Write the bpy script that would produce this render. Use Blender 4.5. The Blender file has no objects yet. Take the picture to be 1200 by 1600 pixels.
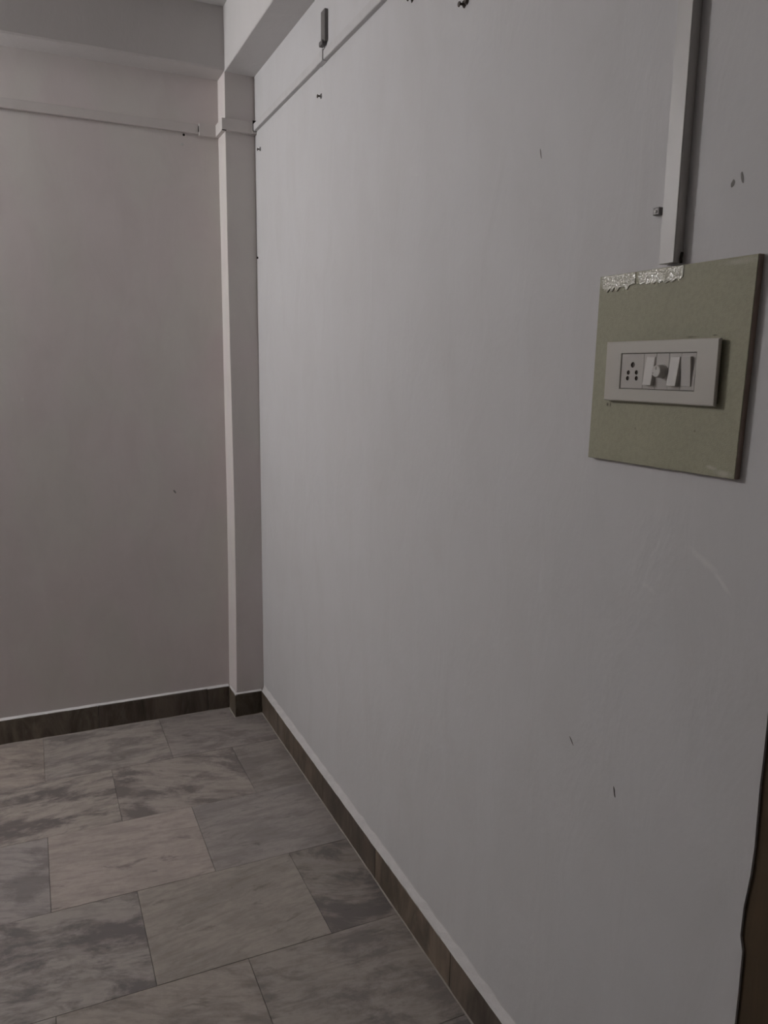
import bpy, bmesh, math, random
from mathutils import Vector, Matrix

random.seed(7)
scene = bpy.context.scene
COL = scene.collection

# ------------------------------------------------------------------ camera
cam_data = bpy.data.cameras.new('camera')
cam = bpy.data.objects.new('camera', cam_data)
COL.objects.link(cam)
cam_data.sensor_fit = 'VERTICAL'
cam_data.sensor_height = 36.0
cam_data.sensor_width = 27.0
cam_data.lens = 1218.73 / 1600.0 * 36.0
cam_data.clip_start = 0.02
right = Vector((0.9114963, -0.4110930, 0.0133054))
down = Vector((-0.0619694, -0.1692377, -0.9836251))
fwd = Vector((0.4066132, 0.8957461, -0.1797347))
m = Matrix.Identity(4)
for i in range(3):
    m[i][0] = right[i]; m[i][1] = -down[i]; m[i][2] = -fwd[i]
m[0][3], m[1][3], m[2][3] = -0.8558, -3.2683, 1.5
cam.matrix_world = m
scene.camera = cam

# ------------------------------------------------------------------ world, exposure
world = bpy.data.worlds.new('world'); scene.world = world
world.use_nodes = True
world.node_tree.nodes['Background'].inputs[0].default_value = (0.5, 0.52, 0.56, 1)
world.node_tree.nodes['Background'].inputs[1].default_value = 0.02
vs = scene.view_settings
vs.view_transform = 'Standard'; vs.look = 'None'
vs.exposure = 0.0; vs.gamma = 1.0; vs.use_curve_mapping = False

# the one lamp of the room: a bulb in a wall holder on the back wall, left of the frame
LAMP = Vector((-2.12, -0.19, 2.43))
LAMP_STRENGTH = 1030.0
LAMP_COLOR = (1.0, 0.99, 0.995, 1)

# ------------------------------------------------------------------ sizes (metres)
W = 0.012            # wall planes: x = W (right), y = W (back); skirting faces stand at 0
XL, YF = -3.0, -5.6  # left wall, wall behind the camera
CEIL = 2.82
BEAM = 2.60
SK = 0.103           # skirting height
DOOR_Y0, DOOR_Y1, DOOR_Z = -2.597, -3.56, 2.08

# ------------------------------------------------------------------ helpers
def link(name, me, mat, parent=None, root=None):
    o = bpy.data.objects.new(name, me)
    if mat is not None:
        for mm in (mat if isinstance(mat, (list, tuple)) else [mat]):
            me.materials.append(mm)
    COL.objects.link(o)
    if parent is not None:
        o.parent = parent
    return o

def wloc(o):
    v = Vector((0, 0, 0))
    while o is not None:
        v += o.location; o = o.parent
    return v

def obj(name, bm, mat, parent=None, smooth=False):
    """one mesh object from a bmesh in world coordinates"""
    if parent is not None:
        off = wloc(parent)
        for v in bm.verts: v.co -= off
    bmesh.ops.recalc_face_normals(bm, faces=bm.faces)
    if smooth:
        for f in bm.faces: f.smooth = True
    me = bpy.data.meshes.new(name); bm.to_mesh(me); bm.free()
    return link(name, me, mat, parent)

def box(bm, x0, x1, y0, y1, z0, z1, bevel=0.0, seg=2):
    vs_ = [bm.verts.new(p) for p in [(x0,y0,z0),(x1,y0,z0),(x1,y1,z0),(x0,y1,z0),(x0,y0,z1),(x1,y0,z1),(x1,y1,z1),(x0,y1,z1)]]
    fs = [(0,3,2,1),(4,5,6,7),(0,1,5,4),(1,2,6,5),(2,3,7,6),(3,0,4,7)]
    faces = [bm.faces.new([vs_[i] for i in f]) for f in fs]
    if bevel > 0:
        edges = list({e for f in faces for e in f.edges})
        bmesh.ops.bevel(bm, geom=edges, offset=bevel, segments=seg, affect='EDGES', profile=0.5)
    return faces

def boxm(*a, **k):
    bm = bmesh.new(); box(bm, *a, **k); return bm

def prism(bm, pts, axis, a, b, bevel=0.0):
    """extrude an outline; axis x: pts=(y,z), axis y: pts=(x,z), axis z: pts=(x,y)"""
    def P(p, t):
        return {'x': (t, p[0], p[1]), 'y': (p[0], t, p[1]), 'z': (p[0], p[1], t)}[axis]
    A = [bm.verts.new(P(p, a)) for p in pts]; Bv = [bm.verts.new(P(p, b)) for p in pts]
    n = len(pts); fs = [bm.faces.new(A), bm.faces.new(Bv[::-1])]
    for i in range(n):
        fs.append(bm.faces.new([A[i], A[(i+1) % n], Bv[(i+1) % n], Bv[i]]))
    if bevel > 0:
        bmesh.ops.recalc_face_normals(bm, faces=fs)
        bmesh.ops.bevel(bm, geom=list({e for f in fs for e in f.edges}), offset=bevel, segments=2, affect='EDGES', profile=0.5)
    return fs

def cyl(bm, c, r0, r1, h, axis, seg=24, rings=None):
    """lathe along an axis direction from point c; rings = [(t, r)]"""
    ax = Vector(axis).normalized()
    u = ax.orthogonal().normalized(); v = ax.cross(u)
    rings = rings or [(0, r0), (h, r1)]
    loops = []
    for t, r in rings:
        loops.append([bm.verts.new(Vector(c) + ax*t + (u*math.cos(2*math.pi*i/seg) + v*math.sin(2*math.pi*i/seg))*r) for i in range(seg)])
    for a, b in zip(loops, loops[1:]):
        for i in range(seg):
            bm.faces.new([a[i], a[(i+1) % seg], b[(i+1) % seg], b[i]])
    bm.faces.new(loops[0][::-1]); bm.faces.new(loops[-1])

def tube(bm, pts, r, seg=8):
    pts = [Vector(p) for p in pts]; loops = []
    for i, p in enumerate(pts):
        t = (pts[min(i+1, len(pts)-1)] - pts[max(i-1, 0)]).normalized()
        u = t.orthogonal().normalized(); v = t.cross(u)
        loops.append([bm.verts.new(p + (u*math.cos(2*math.pi*k/seg) + v*math.sin(2*math.pi*k/seg))*r) for k in range(seg)])
    for a, b in zip(loops, loops[1:]):
        for i in range(seg): bm.faces.new([a[i], a[(i+1) % seg], b[(i+1) % seg], b[i]])
    bm.faces.new(loops[0][::-1]); bm.faces.new(loops[-1])

def structure(o, label=None):
    o['kind'] = 'structure'
    if label: o['label'] = label
    return o

def thing(name, loc, label, cat, group=None):
    o = bpy.data.objects.new(name, None); COL.objects.link(o)
    o.empty_display_size = 0.05
    o.location = loc; o['label'] = label; o['category'] = cat
    if group: o['group'] = group
    return o

def tag(o, label, cat, group=None):
    o['label'] = label; o['category'] = cat
    if group: o['group'] = group
    return o

# ------------------------------------------------------------------ materials
class N:
    """small node-graph writer"""
    def __init__(s, name):
        s.m = bpy.data.materials.new(name); s.m.use_nodes = True
        s.t = s.m.node_tree; s.p = s.t.nodes['Principled BSDF']
    def n(s, kind, **kw):
        nd = s.t.nodes.new(kind)
        for k, v in kw.items():
            if isinstance(k, str) and hasattr(nd, k): setattr(nd, k, v)
        return nd
    def put(s, sock, v):
        if v is None: return
        if isinstance(v, (int, float, tuple)): sock.default_value = v
        else: s.t.links.new(v, sock)
    def math(s, op, a, b=None, c=None, clamp=False):
        nd = s.n('ShaderNodeMath', operation=op, use_clamp=clamp)
        for i, v in enumerate((a, b, c)): s.put(nd.inputs[i], v)
        return nd.outputs[0]
    def coord(s, scale=(1, 1, 1), rot=(0, 0, 0), loc=(0, 0, 0), src=None):
        if src is None: src = s.n('ShaderNodeTexCoord').outputs['Object']
        mp = s.n('ShaderNodeMapping')
        s.put(mp.inputs['Vector'], src); s.put(mp.inputs['Scale'], scale); s.put(mp.inputs['Rotation'], rot); s.put(mp.inputs['Location'], loc)
        return mp.outputs[0]
    def noise(s, vec, scale, detail=4.0, rough=0.55, dist=0.0):
        nd = s.n('ShaderNodeTexNoise')
        s.put(nd.inputs['Vector'], vec); nd.inputs['Scale'].default_value = scale; nd.inputs['Detail'].default_value = detail
        nd.inputs['Roughness'].default_value = rough; nd.inputs['Distortion'].default_value = dist
        return nd.outputs['Fac']
    def ramp(s, f, stops):
        nd = s.n('ShaderNodeValToRGB'); s.put(nd.inputs[0], f)
        e = nd.color_ramp.elements
        while len(e) < len(stops): e.new(0.5)
        for i, (p, c) in enumerate(stops):
            e[i].position = p; e[i].color = (c, c, c, 1) if isinstance(c, (int, float)) else (*c, 1)
        return nd.outputs[0]
    def mix(s, f, a, b, blend='MIX'):
        nd = s.n('ShaderNodeMix', data_type='RGBA', blend_type=blend)
        s.put(nd.inputs[0], f)
        for sock, v in ((nd.inputs[6], a), (nd.inputs[7], b)):
            if isinstance(v, tuple) and len(v) == 3: v = (*v, 1)
            s.put(sock, v)
        return nd.outputs[2]
    def bump(s, h, strength=0.2, dist=0.01, prev=None):
        nd = s.n('ShaderNodeBump'); nd.inputs['Strength'].default_value = strength; nd.inputs['Distance'].default_value = dist
        s.put(nd.inputs['Height'], h)
        if prev is not None: s.put(nd.inputs['Normal'], prev)
        return nd.outputs[0]
    def out(s, color=None, rough=None, normal=None, spec=None, metal=None):
        s.put(s.p.inputs['Base Color'], (*color, 1) if isinstance(color, tuple) and len(color) == 3 else color)
        s.put(s.p.inputs['Roughness'], rough); s.put(s.p.inputs['Normal'], normal)
        if spec is not None: s.put(s.p.inputs['Specular IOR Level'], spec)
        if metal is not None: s.put(s.p.inputs['Metallic'], metal)
        return s.m

def plain(name, col, rough=0.5, spec=0.4, metal=0.0, var=0.06, scale=40.0, bump=0.0):
    g = N(name); v = g.coord()
    nz = g.noise(v, scale, 5)
    dark = tuple(c*(1-var) for c in col); lite = tuple(min(1, c*(1+var)) for c in col)
    c = g.mix(nz, dark, lite)
    nrm = g.bump(g.noise(v, scale*4, 3), bump, 0.002) if bump else None
    return g.out(c, rough, nrm, spec, metal)

def ellipse_masks(g, marks, ax0, ax1):
    """sum of soft-edged strokes drawn as wear and painted glint: (a, b, ra, rb, angle, strength) on the plane of two axes"""
    tc = g.n('ShaderNodeTexCoord').outputs['Object']
    sp = g.n('ShaderNodeSeparateXYZ'); g.put(sp.inputs[0], tc)
    wob = g.noise(tc, 90.0, 3)
    wob = g.math('MULTIPLY', g.math('SUBTRACT', wob, 0.5), 1.3)
    A, Bc = sp.outputs[ax0], sp.outputs[ax1]
    tot = None
    for a, b, ra, rb, ang, st in marks:
        da = g.math('SUBTRACT', A, a); db = g.math('SUBTRACT', Bc, b)
        ca, sa = math.cos(ang), math.sin(ang)
        u = g.math('ADD', g.math('MULTIPLY', da, ca/ra), g.math('MULTIPLY', db, sa/ra))
        v = g.math('ADD', g.math('MULTIPLY', da, -sa/rb), g.math('MULTIPLY', db, ca/rb))
        r = g.math('SQRT', g.math('ADD', g.math('MULTIPLY', u, u), g.math('MULTIPLY', v, v)))
        r = g.math('ADD', r, wob)
        k = g.math('MULTIPLY', g.math('SUBTRACT', 1.25, r, clamp=True), st, clamp=True)
        tot = k if tot is None else g.math('MAXIMUM', tot, k)
    return tot

def wall_mat(name, base, light_marks=(), axes=('Y', 'Z'), blotch=0.07, tint=(0.58, 0.56, 0.54), hue=None, relief=0.12):
    g = N(name); v = g.coord()
    b1 = g.noise(v, 2.3, 4, 0.6, 0.4)
    b2 = g.noise(g.coord(scale=(1, 1, 0.45)), 9.0, 4, 0.62, 0.6)
    m1 = g.ramp(b1, [(0.35, 0.0), (0.68, 1.0)])
    m2 = g.ramp(b2, [(0.40, 0.0), (0.75, 1.0)])
    c = base
    if hue: c = g.mix(g.ramp(g.noise(g.coord(scale=(1, 1, 0.6)), 4.5, 2, 0.5), [(0.42, 0.0), (0.60, 1.0)]), base, hue)
    c = g.mix(g.math('MULTIPLY', m1, blotch*1.6), c, tint)
    c = g.mix(g.math('MULTIPLY', m2, blotch*2.4), c, tuple(t*0.86 for t in tint))
    if light_marks:
        c = g.mix(ellipse_masks(g, light_marks, *axes), c, (0.80, 0.79, 0.78))
    nb = g.bump(g.math('ADD', b2, g.math('MULTIPLY', g.noise(v, 60.0, 2, 0.6), 0.15)), relief, 0.02)
    return g.out(c, 0.62, nb, 0.28)

R_DARK = [  # chips and scratches on the right wall: y, z, half sizes, angle, strength
    (-2.018, 1.886, 0.0016, 0.010, -0.25, 0.55),
    (-2.4595, 1.748, 0.003, 0.006, 0.2, 0.75), (-2.4745, 1.753, 0.0022, 0.008, -0.2, 0.75),
    (-2.201, 0.836, 0.0016, 0.009, -0.75, 0.9), (-2.321, 0.798, 0.0018, 0.010, -0.25, 1.0),
    (-2.2225, 0.800, 0.005, 0.003, 0.2, 0.25), (-2.245, 0.816, 0.003, 0.005, 0.2, 0.22), (-2.275, 0.995, 0.002, 0.006, -0.5, 0.25),
    (-2.515, 0.62, 0.006, 0.004, 0.2, 0.25), (-2.50, 0.70, 0.004, 0.006, 0.2, 0.22), (-2.43, 0.585, 0.004, 0.005, 0.2, 0.2), (-2.40, 0.72, 0.004, 0.004, 0.2, 0.2),
    (-1.40, 2.21, 0.006, 0.006, 0.3, 0.16), (-1.48, 2.00, 0.008, 0.005, 0.3, 0.14), (-0.62, 2.20, 0.012, 0.008, 0.3, 0.16), (-0.55, 2.17, 0.008, 0.006, 0.3, 0.16),
    (-0.82, 1.76, 0.012, 0.018, 0.2, 0.13), (-0.60, 2.11, 0.010, 0.006, 0.2, 0.14), (-1.22, 1.93, 0.006, 0.02, 0.1, 0.10),
    (-0.72, 0.93, 0.012, 0.010, 0.2, 0.15), (-0.50, 0.90, 0.010, 0.012, 0.2, 0.12), (-1.70, 0.42, 0.006, 0.01, 0.5, 0.14), (-1.62, 0.30, 0.004, 0.006, 0.5, 0.3),
]
R_LIGHT = [(-2.47, 1.235, 0.035, 0.006, 0.45, 0.45), (-2.50, 1.215, 0.022, 0.004, 0.7, 0.5), (-2.36, 1.17, 0.018, 0.005, 0.3, 0.3)]
B_DARK = [(-0.3245, 0.989, 0.004, 0.009, 0.6, 0.35), (-0.93, 1.98, 0.045, 0.006, -0.25, 0.16), (-0.315, 1.03, 0.02, 0.03, 0.2, 0.08),
          (-0.50, 0.93, 0.05, 0.04, 0.0, 0.05), (-0.40, 1.55, 0.006, 0.05, 0.0, 0.05), (-0.47, 2.335, 0.10, 0.008, 0.05, 0.07)]

WHITE = (0.652, 0.647, 0.655)
M = {}
M['wall_r'] = wall_mat('painted_plaster_right', WHITE, R_LIGHT, ('Y', 'Z'), 0.08)
M['wall_b'] = wall_mat('painted_plaster_back', (0.74, 0.683, 0.672), (), ('X', 'Z'), 0.10, (0.64, 0.575, 0.555), (0.73, 0.698, 0.668), 0.05)
M['wall'] = wall_mat('painted_plaster', (0.50, 0.485, 0.475), (), ('X', 'Z'), 0.07)
M['wall_dim'] = wall_mat('dimmed_front_wall', (0.34, 0.31, 0.28), (), ('X', 'Z'), 0.07, (0.3, 0.27, 0.25))  # unseen front wall, darkened to cut bounce light from behind the camera
M['beam'] = wall_mat('painted_plaster_beam', (0.59, 0.565, 0.555), (), ('X', 'Z'), 0.09)
M['beam_r'] = wall_mat('painted_plaster_long_beam', (0.66, 0.645, 0.64), (), ('X', 'Z'), 0.06)
M['ceil'] = wall_mat('ceiling_paint', (0.62, 0.605, 0.595), (), ('X', 'Y'), 0.06)
M['chip'] = plain('paint_chip_edge', (0.13, 0.12, 0.115), 0.8, 0.1)
M['chip_pale'] = plain('paint_chip_shallow', (0.28, 0.27, 0.26), 0.8, 0.1)
M['pvc'] = plain('white_pvc', (0.60, 0.585, 0.57), 0.42, 0.4, var=0.05, scale=25)
M['pvc_back'] = plain('whitewashed_pvc', (0.68, 0.64, 0.62), 0.55, 0.3, var=0.06, scale=25)
M['pvc_dusty'] = plain('dusty_pvc', (0.61, 0.60, 0.60), 0.6, 0.3, var=0.1, scale=30)
M['pvc_paint'] = plain('painted_over_pvc', (0.66, 0.64, 0.62), 0.5, 0.35, var=0.07, scale=25, bump=0.1)
M['plate'] = plain('switch_plastic', (0.54, 0.52, 0.475), 0.34, 0.4, var=0.025, scale=60)
M['module'] = plain('module_plastic', (0.50, 0.475, 0.445), 0.32, 0.4, var=0.03, scale=60)
M['rocker'] = plain('rocker_plastic', (0.57, 0.55, 0.52), 0.46, 0.35, var=0.02, scale=60)
M['box_dark'] = plain('plate_gap_shade', (0.10, 0.088, 0.075), 0.6, 0.3)  # dark tone put in for shade at the plate's edge and gaps
M['black'] = plain('black_and_gap_shade', (0.018, 0.014, 0.012), 0.7, 0.2)  # black for nail heads, and for shade painted into trunking gaps
M['brown_hole'] = plain('socket_hole_shade', (0.07, 0.035, 0.02), 0.6, 0.3)  # dark brown lining that paints the shade into the socket holes
M['metal'] = plain('dull_grey_metal', (0.17, 0.16, 0.155), 0.5, 0.4, 0.3, var=0.15, scale=90, bump=0.1)
M['nail'] = plain('rusty_nail', (0.09, 0.075, 0.065), 0.6, 0.4, 0.2, var=0.2, scale=200)
M['grout'] = plain('pale_grout', (0.34, 0.31, 0.28), 0.9, 0.1, var=0.25, scale=60)
M['floor_grout'] = plain('dirty_floor_grout', (0.16, 0.145, 0.13), 0.9, 0.1, var=0.3, scale=30)
M['white_smear'] = plain('whitewash_smear', (0.66, 0.645, 0.64), 0.7, 0.2, var=0.10, scale=35, bump=0.3)

# green pressboard with a hammered, glossy skin
g = N('green_laminate'); v = g.coord()
n1 = g.noise(v, 170.0, 3, 0.5); n2 = g.noise(v, 9.0, 5, 0.6, 0.5)
c = g.mix(n2, (0.358, 0.352, 0.258), (0.422, 0.412, 0.308))
c = g.mix(g.math('MULTIPLY', g.ramp(n1, [(0.42, 0.0), (0.62, 1.0)]), 0.28), c, (0.29, 0.28, 0.205))
smear_and_glint = ellipse_masks(g, [(-2.497, 1.366, 0.014, 0.005, 0.0, 0.5), (-2.474, 1.372, 0.010, 0.003, 0.1, 0.45), (-2.49, 1.645, 0.03, 0.004, 0.0, 0.3)], 'Y', 'Z')  # paint smears below; the top stroke paints the glint's faint end
c = g.mix(smear_and_glint, c, (0.66, 0.66, 0.60))
dm = ellipse_masks(g, [(-2.252, 1.449, 0.003, 0.003, 0, 0.8), (-2.259, 1.449, 0.002, 0.004, 0, 0.8), (-2.44, 1.42, 0.0018, 0.0018, 0, 0.6), (-2.32, 1.415, 0.002, 0.002, 0, 0.4),
                       (-2.42, 1.551, 0.012, 0.0012, 0, 0.5), (-2.462, 1.552, 0.005, 0.0012, 0, 0.6), (-2.395, 1.462, 0.006, 0.003, 0.4, 0.15)], 'Y', 'Z')
c = g.mix(dm, c, (0.06, 0.055, 0.04))
nb = g.bump(g.noise(v, 620.0, 2, 0.5), 0.5, 0.0010)
M['green'] = g.out(c, 0.55, nb, 0.22)
g = N('glint_gloss_over_green'); v = g.coord()  # gloss for the strips added to carry the glint
c = g.mix(g.noise(v, 30.0, 4), (0.335, 0.325, 0.25), (0.40, 0.385, 0.30))
M['glint_strip'] = g.out(c, g.ramp(g.noise(v, 420.0, 2, 0.6), [(0.47, 0.10), (0.55, 0.60)]), g.bump(g.noise(v, 300.0, 2, 0.5), 0.55, 0.0013), 0.42)
M['ply'] = plain('board_edge', (0.36, 0.29, 0.25), 0.75, 0.2, var=0.2, scale=60)

# door wood
g = N('dark_brown_wood'); v = g.coord(scale=(14, 14, 1.0))
gr = g.noise(v, 3.0, 6, 0.6, 0.8)
c = g.mix(g.ramp(gr, [(0.3, 0.0), (0.7, 1.0)]), (0.055, 0.036, 0.018), (0.085, 0.058, 0.033))
M['wood'] = g.out(c, 0.5, g.bump(gr, 0.2, 0.003), 0.35)

# skirting: dark brown-green marble; per-piece tone comes from the object colour
g = N('dark_marble_skirting')
oi = g.n('ShaderNodeObjectInfo')
tc = g.n('ShaderNodeTexCoord').outputs['Object']
off = g.n('ShaderNodeVectorMath', operation='SCALE'); g.put(off.inputs[0], oi.outputs['Location']); off.inputs['Scale'].default_value = 3.7
av = g.n('ShaderNodeVectorMath', operation='ADD'); g.put(av.inputs[0], tc); g.put(av.inputs[1], off.outputs[0])
v = g.coord(scale=(5, 5, 1.6), src=av.outputs[0])
s1 = g.noise(v, 2.2, 7, 0.62, 1.4); s2 = g.noise(g.coord(scale=(12, 12, 3), src=av.outputs[0]), 4.0, 5, 0.6, 1.0)
c = g.mix(g.ramp(s1, [(0.32, 0.0), (0.66, 1.0)]), (0.050, 0.040, 0.030), (0.165, 0.135, 0.105))
c = g.mix(g.math('MULTIPLY', g.ramp(s2, [(0.55, 0.0), (0.75, 1.0)]), 0.5), c, (0.20, 0.18, 0.15))
c = g.mix(1.0, c, oi.outputs['Color'], 'MULTIPLY')
M['skirt'] = g.out(c, 0.38, g.bump(s2, 0.08, 0.003), 0.4)

# floor marble; object colour = tint of the slab, alpha = amount of dark cloud
g = N('grey_marble_slab')
oi = g.n('ShaderNodeObjectInfo')
tc = g.n('ShaderNodeTexCoord').outputs['Object']
off = g.n('ShaderNodeVectorMath', operation='MULTIPLY'); g.put(off.inputs[0], oi.outputs['Location']); off.inputs[1].default_value = (5.3, 9.1, 0)
av = g.n('ShaderNodeVectorMath', operation='ADD'); g.put(av.inputs[0], tc); g.put(av.inputs[1], off.outputs[0])
tilt = g.math('MULTIPLY', g.math('SUBTRACT', oi.outputs['Random'], 0.35), 0.7)
cx = g.n('ShaderNodeCombineXYZ'); g.put(cx.inputs[2], tilt)
rotv = g.n('ShaderNodeMapping'); g.put(rotv.inputs['Vector'], av.outputs[0]); g.put(rotv.inputs['Rotation'], cx.outputs[0])
base = rotv.outputs[0]
v1 = g.coord(scale=(2.4, 5.0, 1), src=base); v2 = g.coord(scale=(3.2, 15.0, 1), src=base)
cloud = g.noise(v1, 2.1, 8, 0.68, 0.35)
vein = g.noise(v2, 2.6, 8, 0.66, 0.5)
spot = g.noise(g.coord(scale=(5.0, 12.0, 1), src=base), 1.7, 6, 0.6, 0.5)
cl = g.math('MULTIPLY', g.ramp(cloud, [(0.46, 0.0), (0.58, 1.0)]), oi.outputs['Alpha'])
c = g.mix(cl, (0.375, 0.338, 0.312), (0.150, 0.134, 0.133))
c = g.mix(g.math('MULTIPLY', g.ramp(vein, [(0.46, 0.0), (0.68, 1.0)]), 0.55), c, (0.19, 0.168, 0.155))
c = g.mix(g.math('MULTIPLY', g.ramp(spot, [(0.61, 0.0), (0.70, 1.0)]), 0.6), c, (0.105, 0.095, 0.092))
fine = g.noise(base, 45.0, 5, 0.65)
c = g.mix(g.math('MULTIPLY', g.ramp(fine, [(0.45, 0.0), (0.75, 1.0)]), 0.22), c, (0.16, 0.14, 0.13))
c = g.mix(1.0, c, oi.outputs['Color'], 'MULTIPLY')
M['marble'] = g.out(c, 0.42, g.bump(fine, 0.05, 0.002), 0.35)

g = N('lit_bulb')
em = g.n('ShaderNodeEmission'); em.inputs[0].default_value = LAMP_COLOR; em.inputs[1].default_value = LAMP_STRENGTH
g.t.links.new(em.outputs[0], g.t.nodes['Material Output'].inputs[0])
M['bulb'] = g.m

# ------------------------------------------------------------------ the room shell
T = 0.14
# right wall: an outline with the door opening cut from it; the plaster edge beside the door is ragged
edge = []
z = DOOR_Z
while z > 0.02:
    j = random.uniform(-0.0013, 0.0013)
    if 0.70 < z < 0.78: j += 0.005 * random.choice((0.1, 1.0))
    edge.append((DOOR_Y0 + j, z)); z -= random.uniform(0.018, 0.055)
edge.append((DOOR_Y0, 0.0))
pts = [(W, 0.0), (W, CEIL), (YF, CEIL), (YF, 0.0), (DOOR_Y1, 0.0), (DOOR_Y1, DOOR_Z)] + edge
bm = bmesh.new(); prism(bm, pts, 'x', W, W + T)
wall_r = structure(obj('wall_right', bm, M['wall_r']), 'long white painted wall on the right with faint scuffs')
wall_b = structure(obj('wall_back', boxm(XL - T, W + T, W, W + T, 0, CEIL), M['wall_b']), 'shaded white end wall on the left of the picture')

def chips(parent, marks, axis):
    """chipped paint and scratches: thin ragged flakes standing a little proud of the plaster"""
    for a, b, ra, rb, ang, st in marks:
        n = 9; ring = []
        for i in range(n):
            t = 2*math.pi*i/n; k = random.uniform(0.7, 1.15)
            u, v = ra*k*math.cos(t), rb*k*math.sin(t)
            ring.append((a + u*math.cos(ang) - v*math.sin(ang), b + u*math.sin(ang) + v*math.cos(ang)))
        bm = bmesh.new(); prism(bm, ring, axis, W - 0.0004, W + 0.001)
        obj('paint_chip', bm, M['chip'] if st >= 0.8 else M['chip_pale'], parent)
chips(wall_r, [k for k in R_DARK if k[5] >= 0.4], 'x')
chips(wall_b, [k for k in B_DARK if k[5] >= 0.2], 'y')
structure(obj('wall_left', boxm(XL - T, XL, YF - T, W, 0, CEIL), M['wall']))
structure(obj('wall_front', boxm(XL, W + T, YF - T, YF, 0, CEIL), M['wall_dim']))
structure(obj('ceiling', boxm(XL - T, W + T, YF - T, W + T, CEIL, CEIL + 0.1), M['ceil']), 'strip of pale ceiling above the beams')

# corner pillar: hand-plastered, so its edges wander by a few millimetres with height
PF = -0.100   # front face of the pillar
prof = [  # z, front-left x, back-left x, front-right y
    (0.00, -0.1105, -0.1160, -0.098), (0.115, -0.1100, -0.1150, -0.098), (0.35, -0.1066, -0.1125, -0.099), (0.62, -0.1042, -0.1090, -0.100),
    (0.91, -0.1030, -0.1072, -0.099), (1.31, -0.1050, -0.1080, -0.097), (1.62, -0.1066, -0.1078, -0.094), (1.93, -0.1077, -0.1075, -0.092),
    (2.36, -0.1064, -0.1078, -0.090), (2.60, -0.1052, -0.1052, -0.090)]
bm = bmesh.new(); loops = []
for z, fx, bx, fy in prof:
    loops.append([bm.verts.new(p) for p in [(bx, W, z), (fx, PF, z), (W, fy, z), (W, W, z)]])
for a, b in zip(loops, loops[1:]):
    for i in range(4): bm.faces.new([a[i], a[(i+1) % 4], b[(i+1) % 4], b[i]])
bm.faces.new(loops[0][::-1]); bm.faces.new(loops[-1])
bmesh.ops.recalc_face_normals(bm, faces=bm.faces)
ce = [e for e in bm.edges if all(abs(v.co.y - PF) < 1e-4 for v in e.verts) and abs(e.verts[0].co.z - e.verts[1].co.z) > 0.01]
bmesh.ops.bevel(bm, geom=ce, offset=0.0025, segments=2, affect='EDGES', profile=0.5)
structure(obj('trim_1', bm, M['wall_b']), 'slim square plastered pillar standing in the corner')

# beams under the ceiling, one along each wall
bm = bmesh.new(); prism(bm, [(W, BEAM), (-0.099, BEAM + 0.003), (-0.104, BEAM + 0.009), (-0.104, CEIL), (W, CEIL)], 'x', XL, -0.1045)
structure(obj('trim_2', bm, M['beam']), 'plastered beam along the top of the end wall')
bm = bmesh.new(); prism(bm, [(W, BEAM - 0.001), (-0.102, BEAM - 0.001), (-0.1045, BEAM + 0.0015), (-0.1045, CEIL), (W, CEIL)], 'y', YF, W)
structure(obj('trim_3', bm, M['beam_r']), 'plastered beam along the top of the long right wall')

# ------------------------------------------------------------------ floor: slabs in running bond on a mortar bed
floor = structure(obj('floor', boxm(XL - T, W + T + 0.6, YF - T, W + T, -0.12, -0.004), M['floor_grout']), 'grey marble floor laid in staggered slabs')
TW, TD, GAP = 0.4590, 0.3775, 0.0011
rows = [0.012, -0.370, -0.744, -1.130, -1.516]
while rows[-1] > YF: rows.append(rows[-1] - TD)
tones = {  # (row, index from the right): slab tint and amount of dark cloud
    (2, 1): ((1.12, 1.08, 1.06), 0.20), (0, 2): ((1.04, 1.0, 0.96), 0.6), (1, 2): ((1.02, 1.0, 0.97), 1.0), (1, 1): ((0.98, 0.96, 0.94), 0.9),
    (2, 0): ((0.88, 0.88, 0.90), 0.35), (3, 1): ((0.93, 0.92, 0.89), 0.30), (3, 2): ((0.92, 0.92, 0.92), 0.95), (3, 0): ((0.80, 0.79, 0.77), 0.9),
    (4, 1): ((0.93, 0.91, 0.88), 0.6), (4, 0): ((0.88, 0.87, 0.85), 0.7), (2, 2): ((0.92, 0.92, 0.95), 0.6), (0, 0): ((0.86, 0.85, 0.86), 0.6), (0, 1): ((0.97, 0.96, 0.95), 0.7),
    (1, 0): ((0.84, 0.83, 0.83), 0.5)}
shared = {}
def tile_mesh(w, d):
    key = (round(w, 4), round(d, 4))
    if key not in shared:
        bm = bmesh.new(); box(bm, -w/2, w/2, -d/2, d/2, -0.014, 0.0)
        top = [e for e in bm.edges if all(v.co.z > -0.001 for v in e.verts)]
        bmesh.ops.bevel(bm, geom=top, offset=0.0005, segments=1, affect='EDGES')
        me = bpy.data.meshes.new('slab'); bm.to_mesh(me); bm.free(); me.materials.append(M['marble'])
        shared[key] = me
    return shared[key]
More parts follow.
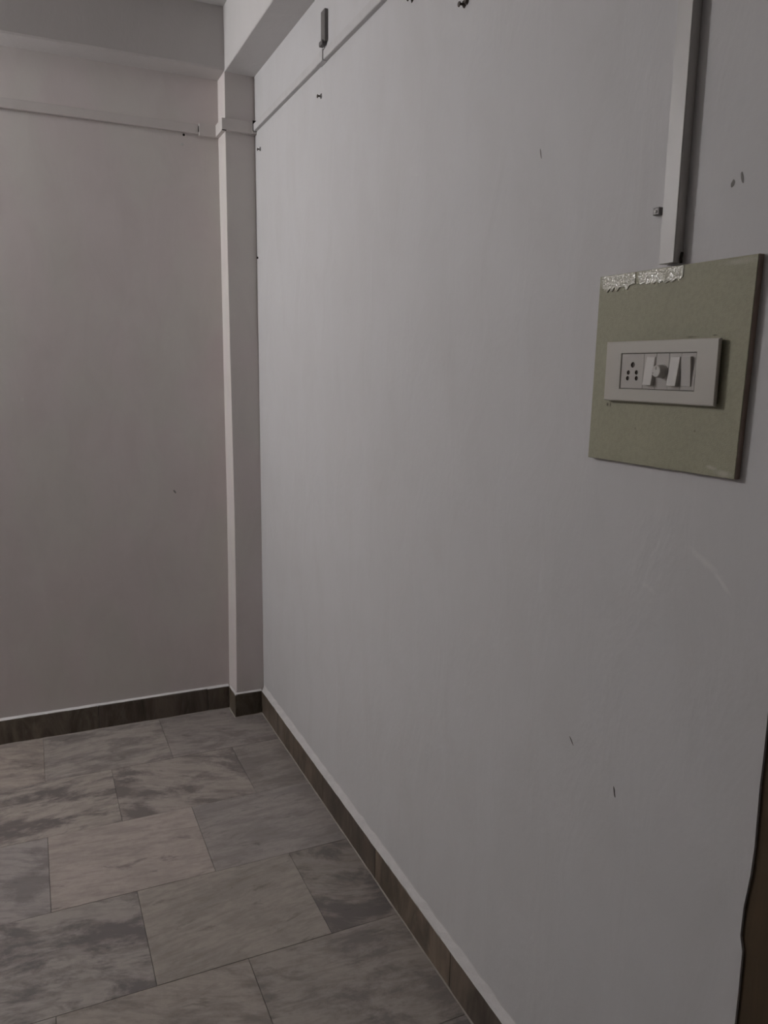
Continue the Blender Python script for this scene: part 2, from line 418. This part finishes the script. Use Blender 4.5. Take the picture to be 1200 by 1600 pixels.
for r in range(len(rows) - 1):
    y1, y0 = rows[r] - GAP/2, max(rows[r+1], YF) + GAP/2
    first = -0.4275 if r % 2 == 0 else -0.1975
    xs = [W]
    x = first
    while x > XL: xs.append(x); x -= TW
    xs.append(XL)
    for k in range(len(xs) - 1):
        x1, x0 = xs[k] - GAP/2, xs[k+1] + GAP/2
        if x1 - x0 < 0.01: continue
        o = bpy.data.objects.new('slab', tile_mesh(x1 - x0, y1 - y0)); COL.objects.link(o)
        o.parent = floor
        o.location = ((x0 + x1)/2, (y0 + y1)/2, random.uniform(-0.0004, 0.0004))
        o.rotation_euler = (random.uniform(-.0008, .0008), random.uniform(-.0008, .0008), 0)
        tn, al = tones.get((r, k), ((random.uniform(.88, 1.0),)*3, random.uniform(.4, 1.0)))
        o.color = (*tn, al)

# ------------------------------------------------------------------ skirting
def skirting(name, label, runs, seam, cove=0.006):
    """runs: list of (p0, p1, inward normal) along the skirting face; pieces share the wall's baseboard"""
    (a, b, n) = runs[0]
    root = bpy.data.objects.new(name, None); COL.objects.link(root)
    root.location = (a[0], a[1], 0); root['kind'] = 'structure'; root['label'] = label
    for (a, b, n), joints in zip(runs, seam):
        a, b, n = Vector((*a, 0)), Vector((*b, 0)), Vector((*n, 0))
        L = (b - a).length; d = (b - a).normalized()
        ts = [0.0] + joints + [L]
        for t0, t1 in zip(ts, ts[1:]):
            c = a + d*(t0 + t1)/2
            h = (t1 - t0)/2 - 0.0008
            hh = SK + random.uniform(-0.0012, 0.0012)
            bm = bmesh.new()
            th = W + 0.002
            q = [(-h, 0), (h, 0), (h, th), (-h, th)]
            lo = [bm.verts.new(d*s + n*(-e) + Vector((0, 0, 0.001))) for s, e in q]
            hi = [bm.verts.new(d*s + n*(-e) + Vector((0, 0, hh + random.uniform(-.0006, .0006)))) for s, e in q]
            bm.faces.new(lo); bm.faces.new(hi)
            for i in range(4): bm.faces.new([lo[i], lo[(i+1) % 4], hi[(i+1) % 4], hi[i]])
            bmesh.ops.recalc_face_normals(bm, faces=bm.faces)
            bmesh.ops.bevel(bm, geom=list(bm.edges), offset=0.0008, segments=1, affect='EDGES')
            me = bpy.data.meshes.new('skirting_tile'); bm.to_mesh(me); bm.free()
            o = link('skirting_tile', me, M['skirt'], root)
            o.location = c - Vector(root.location)
            k = random.uniform(0.85, 1.3)
            o.color = (k*random.uniform(.99, 1.07), k, k*random.uniform(.94, 1.02), 1)
        # whitewash smeared over the top edge, uneven along its length
        bm = bmesh.new(); ring = []
        nseg = max(3, int(L/0.03))
        for i in range(nseg + 1):
            t = L*i/nseg; p = a + d*t
            e = 0.0005 + random.uniform(0, 0.0022); dz = SK - random.uniform(-0.0002, 0.0022)
            ring.append([bm.verts.new(p + n*v_[0] + Vector((0, 0, v_[1]))) for v_ in
                         [(-W, SK - 0.001), (0.0003, dz), (-e - 0.002, SK + cove*0.35), (-W + 0.0006, SK + cove*random.uniform(0.85, 1.1)), (-W, SK + cove*1.15)]])
        for u_, v_ in zip(ring, ring[1:]):
            for i in range(5): bm.faces.new([u_[i], u_[(i+1) % 5], v_[(i+1) % 5], v_[i]])
        bm.faces.new(ring[0]); bm.faces.new(ring[-1][::-1])
        o = obj('whitewash_edge', bm, M['white_smear'], root); o['label'] = 'white paint line on top of the skirting'
        # pale grout where the skirting meets the floor
        bm = bmesh.new(); ring = []
        for i in range(nseg + 1):
            p = a + d*(L*i/nseg); w_ = random.uniform(0.0022, 0.0045); hgt = random.uniform(0.0012, 0.0035)
            ring.append([bm.verts.new(p + n*v_[0] + Vector((0, 0, v_[1]))) for v_ in [(-0.001, -0.001), (w_, -0.001), (w_*0.9, 0.0006), (0.0006, hgt), (-0.001, hgt)]])
        for u_, v_ in zip(ring, ring[1:]):
            for i in range(5): bm.faces.new([u_[i], u_[(i+1) % 5], v_[(i+1) % 5], v_[i]])
        bm.faces.new(ring[0]); bm.faces.new(ring[-1][::-1])
        o = obj('grout_line', bm, M['grout'], root); o['label'] = 'thin pale grout line along the floor'
    return root

def every(L, start, step=0.457):
    o = []; t = start
    while t < L - 0.03: o.append(t); t += step
    return o

skirting('baseboard_back', 'dark brown marble skirting along the end wall', [((-0.119, 0.0), (XL, 0.0), (0, -1))], [every(2.87, 0.095)])
pl = [((-0.119, 0.0), (-0.119, -0.111), (-1, 0)), ((-0.119, -0.111), (0.0, -0.109), (-0.017, -0.9998))]
skirting('baseboard_pillar', 'dark brown marble skirting wrapped round the pillar foot', pl, [[], []])
skirting('baseboard_right', 'dark brown marble skirting running along the right wall', [((0.0, -0.109), (0.0, DOOR_Y0), (-1, 0))], [every(2.47, 0.33)], 0.024)

# ------------------------------------------------------------------ door at the right edge
door = bpy.data.objects.new('door_1', None); COL.objects.link(door)
door.location = (W + 0.05, (DOOR_Y0 + DOOR_Y1)/2, 0); door['kind'] = 'structure'; door['label'] = 'dark brown wooden door frame at the right edge'
FW = 0.075
obj('door_jamb', boxm(W + 0.004, W + T - 0.01, DOOR_Y0 - FW, DOOR_Y0 + 0.014, 0, DOOR_Z, bevel=0.002), M['wood'], door)
obj('door_jamb', boxm(W + 0.004, W + T - 0.01, DOOR_Y1, DOOR_Y1 + FW, 0, DOOR_Z, bevel=0.002), M['wood'], door)
obj('door_head', boxm(W + 0.004, W + T - 0.01, DOOR_Y1 + FW, DOOR_Y0 - FW, DOOR_Z - FW, DOOR_Z, bevel=0.002), M['wood'], door)
leaf = obj('door_leaf', boxm(W + 0.035, W + 0.07, DOOR_Y1 + FW, DOOR_Y0 - FW, 0.006, DOOR_Z - FW, bevel=0.002), M['wood'], door)
bm = bmesh.new(); box(bm, W + 0.010, W + 0.036, -3.44, -3.425, 0.95, 1.12, bevel=0.003)
obj('door_handle', bm, M['metal'], leaf)

# ------------------------------------------------------------------ cable trunking
def trunk_bm(axis, a, b, w0, w1, depth, wall, base=0.004):
    """capped casing: a narrower base against the wall and a cover with rounded shoulders"""
    bm = bmesh.new()
    if axis == 'z':    # on the right wall, w = y
        p = [(wall, w0), (wall - depth + .0012, w0), (wall - depth, w0 + .0012), (wall - depth, w1 - .0012), (wall - depth + .0012, w1), (wall, w1)]
        prism(bm, p, 'z', a, b)
    elif axis == 'y':  # along the right wall, w = z
        p = [(wall, w0), (wall - depth + .0015, w0), (wall - depth, w0 + .0015), (wall - depth, w1 - .0015), (wall - depth + .0015, w1), (wall, w1)]
        prism(bm, p, 'y', a, b)
    else:              # along the back wall, w = z
        p = [(wall, w0), (wall - depth + .0015, w0), (wall - depth, w0 + .0015), (wall - depth, w1 - .0015), (wall - depth + .0015, w1), (wall, w1)]
        prism(bm, p, 'x', a, b)
    return bm

# vertical run down to the switchboard
t = thing('cable_trunking', (W, -2.3655, 1.6565), 'white vertical cable trunking dropping onto the green switchboard', 'cable trunking')
obj('trunking_base', trunk_bm('z', 1.6575, 2.585, -2.3800, -2.3515, 0.007, W), M['pvc_paint'], t)
obj('trunking_cover', trunk_bm('z', 1.6565, 2.59, -2.3808, -2.3508, 0.016, W - 0.0005), M['pvc'], t)
bm = bmesh.new(); tube(bm, [(W - 0.005, -2.3832, 1.655), (W - 0.006, -2.3836, 1.662), (W - 0.004, -2.3830, 1.670)], 0.0020)  # added black stub stands in for the shade of a gap
obj('gap_shade_stub', bm, M['black'], t, True)['label'] = 'black stub added for the dark gap beside the trunking'

# back wall run
t = thing('cable_trunking', (-1.5, W, 2.394), 'painted-over horizontal cable trunking crossing the shaded end wall', 'cable trunking')
obj('trunking_cover', trunk_bm('x', XL, -0.175, 2.3935, 2.4275, 0.013, W), M['pvc_back'], t)
# right wall run
t = thing('cable_trunking', (W, -1.2, 2.397), 'thin horizontal cable trunking running along the top of the right wall', 'cable trunking')
obj('trunking_cover', trunk_bm('y', -0.124, -0.905, 2.3965, 2.4230, 0.014, W), M['pvc_dusty'], t)
obj('trunking_cover', trunk_bm('y', -0.907, -2.347, 2.3955, 2.4220, 0.014, W), M['pvc_dusty'], t)
obj('trunking_coupler', trunk_bm('y', -0.858, -0.910, 2.3940, 2.4255, 0.0175, W), M['pvc_dusty'], t)
# wrap round the pillar: sleeve on the back wall, left cheek, front cheek, end cap on the right wall
t = thing('trunking_elbow', (-0.06, -0.12, 2.39), 'white trunking elbows wrapped round the corner pillar', 'cable trunking')
obj('wall_sleeve', boxm(-0.186, -0.107, W - 0.018, W, 2.388, 2.431, bevel=0.0015), M['pvc_back'], t)
obj('side_cover', boxm(-0.122, -0.104, PF, W - 0.018, 2.388, 2.431, bevel=0.0015), M['pvc_back'], t)
bm = bmesh.new(); prism(bm, [(-0.1225, PF - 0.017), (-0.1225, PF + 0.001), (W, -0.086), (W, -0.103), (-0.004, PF - 0.015)], 'z', 2.388, 2.431, bevel=0.0012)
obj('front_cover', bm, M['pvc_back'], t)
obj('wall_sleeve', boxm(W - 0.018, W, -0.121, -0.102, 2.388, 2.431, bevel=0.0012), M['pvc_back'], t)
obj('gap_shade', boxm(-0.1885, -0.1862, W - 0.0165, W, 2.400, 2.421), M['black'], t)  # solid black strips stand in for the shade in the trunking joints
obj('gap_shade', boxm(W - 0.0165, W, -0.1240, -0.1212, 2.396, 2.434), M['black'], t)
obj('gap_shade', boxm(-0.1220, -0.1060, PF - 0.0185, PF - 0.0165, 2.3860, 2.3890), M['black'], t)

# ------------------------------------------------------------------ small fittings on the walls
t = thing('hanging_bracket', (W, -0.885, 2.45), 'short dark grey metal strap above the right wall trunking', 'bracket')
obj('strap', boxm(W - 0.010, W, -0.912, -0.878, 2.448, 2.535, bevel=0.0015), M['metal'], t)
obj('strap_foot', boxm(W - 0.015, W - 0.001, -0.902, -0.873, 2.4400, 2.4545, bevel=0.003), M['metal'], t)
bm = bmesh.new(); tube(bm, [(W - 0.006, -0.893, 2.440), (W - 0.003, -0.897, 2.430), (W - 0.004, -0.900, 2.422)], 0.0009, 6)
obj('wire', bm, M['metal'], t, True)

def nail(name, label, p, kind, group=None):
    """a wall plug with a nail or screw in it, on the right wall (kind r*) or the back wall (kind b*)"""
    n = Vector((-1, 0, 0)) if kind[0] == 'r' else Vector((0, -1, 0))
    s = Vector((0, 1, 0)) if kind[0] == 'r' else Vector((1, 0, 0))
    t = thing(name, p, label, 'nail', group)
    p = Vector(p)
    if kind[1] in 'pb':          # crumbled plug with a bent nail
        bm = bmesh.new(); cyl(bm, p - n*0.001, 0, 0, 0, n, 10, [(0, 0.008), (0.002, 0.0075), (0.0045, 0.005)])
        for v in bm.verts: v.co += s*random.uniform(-.0015, .0015) + Vector((0, 0, random.uniform(-.0015, .0015)))
        obj('wall_plug', bm, M['metal'] if kind[1] == 'p' else M['nail'], t)
        bm = bmesh.new(); q = p + s*0.004 + n*0.004
        tube(bm, [q, q + n*0.004, q + n*0.007 + Vector((0, 0, -0.001))], 0.0026)
        cyl(bm, q + n*0.006 + Vector((0, 0, -0.001)), 0.0055, 0.0050, 0.002, n, 10)
        obj('nail_shank', bm, M['nail'], t)
        if kind[1] == 'b':
            bm = bmesh.new(); cyl(bm, p - s*0.011 - n*0.001, 0, 0, 0, n, 9, [(0, 0.006), (0.004, 0.0055), (0.007, 0.003)])
            obj('wall_plug', bm, M['nail'], t)
    elif kind[1] == 'd':         # small dark nail head
        bm = bmesh.new(); cyl(bm, p - n*0.001, 0, 0, 0, n, 12, [(0, 0.0032), (0.004, 0.0032), (0.0042, 0.0048), (0.006, 0.004)])
        obj('nail_head', bm, M['black'], t)
    else:                        # painted-over nail with a light head
        bm = bmesh.new(); cyl(bm, p - n*0.001, 0, 0, 0, n, 12, [(0, 0.003), (0.007, 0.003), (0.0072, 0.0055), (0.010, 0.005)])
        obj('nail_head', bm, M['pvc'], t)
    return t

nail('wall_nail', 'dark nail in a plug just below the grey metal strap', (W, -0.8545, 2.3144), 'rp')
nail('wall_nail', 'dark nail in a plug on the right wall close to the pillar trunking', (W, -0.1691, 2.3221), 'rp')
nail('wall_nail', 'two-lobed dark nail at the top edge of the picture, the larger one', (W, -1.7234, 2.2415), 'rb')
nail('wall_nail', 'dark nail at the very top edge near the right wall trunking', (W, -1.479, 2.345), 'rb')
nail('wall_nail', 'tiny black nail head hugging the pillar at mid height', (W, -0.112, 1.9302), 'rd')
nail('wall_nail', 'tiny black nail head just under the end wall trunking', (-0.2426, W, 2.385), 'bd')
nail('wall_nail', 'small white painted nail below the end wall trunking', (-0.2511, W, 2.3491), 'bw')

t = thing('cable_clip', (W, -2.3285, 1.729), 'small square grey clip beside the vertical trunking', 'clip')
obj('clip_body', boxm(W - 0.008, W, -2.3352, -2.3222, 1.7290, 1.7400, bevel=0.0012), M['metal'], t)
bm = bmesh.new(); tube(bm, [(W - 0.0095, -2.3285, 1.7345), (W - 0.0075, -2.3285, 1.7345)], 0.0022)
obj('clip_pin', bm, M['pvc_paint'], t)

# ------------------------------------------------------------------ switchboard
sb = thing('switchboard', (W, -2.366, 1.36), 'pale green square board with white switch plate on the right wall', 'switchboard')
BX = W - 0.010
outl = [(-2.2149, 1.6520), (-2.5208, 1.6514), (-2.5182, 1.50), (-2.5154, 1.3605), (-2.2109, 1.3588), (-2.2131, 1.50)]
bm = bmesh.new(); prism(bm, outl, 'x', BX, W)
bmesh.ops.recalc_face_normals(bm, faces=bm.faces)
fe = [e for e in bm.edges if all(abs(v.co.x - BX) < 1e-5 for v in e.verts)]
bmesh.ops.bevel(bm, geom=fe, offset=0.0008, segments=1, affect='EDGES')
board = obj('backing_board', bm, [M['green'], M['ply']], sb)
for p in board.data.polygons:
    if abs(p.normal.x) < 0.5: p.material_index = 1
board['label'] = 'pale green textured backing board with brown edges'
# shift the green laminate's wear and glint marks with the board's own origin: texture space is the board's object space
board.data.transform(Matrix.Translation(sb.location)); board.matrix_parent_inverse = Matrix.Translation(-Vector(sb.location))

# glossy strips added along the top edge to carry the glint, ragged below
def glint_strip(a0, a1, top, depth):
    n = 14; up = []; lo = []
    for i in range(n + 1):
        y = a0 + (a1 - a0)*i/n
        up.append((y, top)); lo.append((y, top - depth*random.uniform(0.75, 1.15)))
    lo[0] = (a0, top - depth*0.5)
    bm = bmesh.new(); prism(bm, up + lo[::-1], 'x', BX - 0.0004, BX + 0.0003)
    for v in bm.verts:       # lower edge tilted out so the strip catches the bulb's glint
        if v.co.x < BX and v.co.z < top - 0.001: v.co.x -= (top - v.co.z)*0.055
    o = obj('added_glint_strip', bm, M['glint_strip'], sb); o['label'] = 'crinkled shiny strip added for the glint along the top of the board'
glint_strip(-2.2185, -2.2975, 1.6510, 0.022); glint_strip(-2.3045, -2.3950, 1.6508, 0.019)

PX = BX - 0.010          # front of the cover plate
y0, y1, z0, z1 = -2.2527, -2.4795, 1.4563, 1.5478     # outer
iy0, iy1, iz0, iz1 = -2.2890, -2.4413, 1.4756, 1.5294  # opening
bm = bmesh.new()
def ringv(x, a0, a1, b0, b1): return [bm.verts.new(p) for p in [(x, a0, b0), (x, a1, b0), (x, a1, b1), (x, a0, b1)]]
i_ = 0.0016
R0 = ringv(PX + 0.0045, y0, y1, z0, z1); R1 = ringv(PX + i_, y0, y1, z0, z1); R2 = ringv(PX, y0 - i_, y1 + i_, z0 + i_, z1 - i_)
R3 = ringv(PX, iy0 + .0008, iy1 - .0008, iz0 - .0008, iz1 + .0008); R4 = ringv(PX + .0008, iy0, iy1, iz0, iz1); R5 = ringv(PX + 0.0045, iy0, iy1, iz0, iz1)
for a, b in ((R0, R1), (R1, R2), (R2, R3), (R3, R4), (R4, R5), (R5, R0)):
    for i in range(4): bm.faces.new([a[i], a[(i+1) % 4], b[(i+1) % 4], b[i]])
plate = obj('cover_plate', bm, M['plate'], sb)
plate['label'] = 'white rectangular plastic cover plate'
obj('edge_shade_box', boxm(PX + 0.004, BX, y1 + 0.004, y0 - 0.004, z0 + 0.003, z1 - 0.003), M['box_dark'], plate)  # dark inset box added; its colour gives the plate's side its shade
# dark sheet whose colour gives the shade in the gaps round the modules
obj('carrier', boxm(PX + 0.003, PX + 0.0042, iy1, iy0, iz0, iz1), M['box_dark'], plate)
MX = PX + 0.0012         # face of the modules
def module(name, a0, a1, mat='module'):
    return obj(name, boxm(MX, PX + 0.0045, a1 + 0.0001, a0 - 0.0001, iz0 + 0.0009, iz1 - 0.0009, bevel=0.0003), M[mat], plate)
# socket with five round holes
bm = boxm(MX, PX + 0.0090, -2.3380 + .0001, iy0 - 0.0009, iz0 + 0.0009, iz1 - 0.0009, bevel=0.0003)
sock = obj('socket', bm, M['module'], plate)
HOLES = [(-2.3148, 1.5121, 0.0042), (-2.3060, 1.5004, 0.0034), (-2.3237, 1.5006, 0.0034), (-2.3050, 1.4917, 0.0034), (-2.3244, 1.4919, 0.0034)]
bm = bmesh.new()
for hy, hz, hr in HOLES: cyl(bm, (MX - 0.003, hy, hz), hr, hr, 0.0085, (1, 0, 0), 20)
bmesh.ops.recalc_face_normals(bm, faces=bm.faces)
cut = obj('cutter', bm, M['brown_hole'])
sock.data.materials.append(M['brown_hole'])
md = sock.modifiers.new('holes', 'BOOLEAN'); md.object = cut; md.operation = 'DIFFERENCE'; md.solver = 'EXACT'; md.material_mode = 'TRANSFER'
bpy.context.view_layer.update()
dg = bpy.context.evaluated_depsgraph_get()
me = bpy.data.meshes.new_from_object(sock.evaluated_get(dg)); sock.modifiers.clear(); sock.data = me
bpy.data.objects.remove(cut)
sock['label'] = 'five-hole power socket'
module('module_face', -2.3382, -2.3640); module('module_face', -2.3642, -2.3895); module('module_face', -2.3897, -2.4136); module('module_face', -2.4138, iy1 + 0.0009)
def rocker(yc, top, bot, label):
    za, zb_, w = 1.4815, 1.5240, 0.0088
    zm = (za + zb_)/2
    p = [(MX + 0.001, za), (MX - bot, za + 0.0005), (MX - (top + bot)/2 - (0.0), zm), (MX - top, zb_ - 0.0005), (MX + 0.001, zb_)]
    bm = bmesh.new(); prism(bm, p, 'y', yc - w, yc + w, bevel=0.0006)
    o = obj('rocker_switch', bm, M['rocker'], plate); o['label'] = label
    return o
rocker(-2.3535, 0.0012, 0.0068, 'switch rocker tilted out at the bottom, beside the knob')
rocker(-2.4025, 0.0012, 0.0068, 'switch rocker tilted out at the bottom, right of the knob')
rocker(-2.4255, 0.0048, 0.0012, 'switch rocker tilted out at the top, at the right end')
bm = bmesh.new()
cyl(bm, (MX + 0.001, -2.3770, 1.5028), 0, 0, 0, (-1, 0, 0), 40, [(0, 0.0108), (0.0022, 0.0105), (0.0024, 0.0096), (0.0115, 0.0088), (0.0126, 0.0084), (0.0130, 0.0076)])
kn = obj('regulator_knob', bm, M['rocker'], plate, False); kn['label'] = 'round white fan regulator knob'
bm = bmesh.new(); box(bm, MX - 0.0127, MX - 0.0117, -2.3774, -2.3764, 1.5050, 1.5092); box(bm, MX - 0.0127, MX - 0.0117, -2.3716, -2.3708, 1.4990, 1.5006)
mk = obj('knob_mark', bm, M['plate'], sb); mk.parent = plate

# ------------------------------------------------------------------ the lamp
lp = thing('wall_lamp', (LAMP.x, W, LAMP.z), 'lit white bulb in a wall holder on the end wall', 'lamp')
bm = bmesh.new(); cyl(bm, (LAMP.x, W, LAMP.z), 0, 0, 0, (0, -1, 0), 32, [(0, 0.042), (0.010, 0.042), (0.016, 0.034), (0.020, 0.020), (0.050, 0.018), (0.062, 0.019)])
obj('holder', bm, M['pvc'], lp, True)
bm = bmesh.new(); cyl(bm, (LAMP.x, W - 0.055, LAMP.z), 0, 0, 0, (0, -1, 0), 32,
    [(0, 0.015), (0.014, 0.018), (0.030, 0.027), (0.046, 0.032), (0.060, 0.0335), (0.074, 0.031), (0.085, 0.024), (0.091, 0.013), (0.093, 0.004)])
obj('bulb', bm, M['bulb'], lp, True)
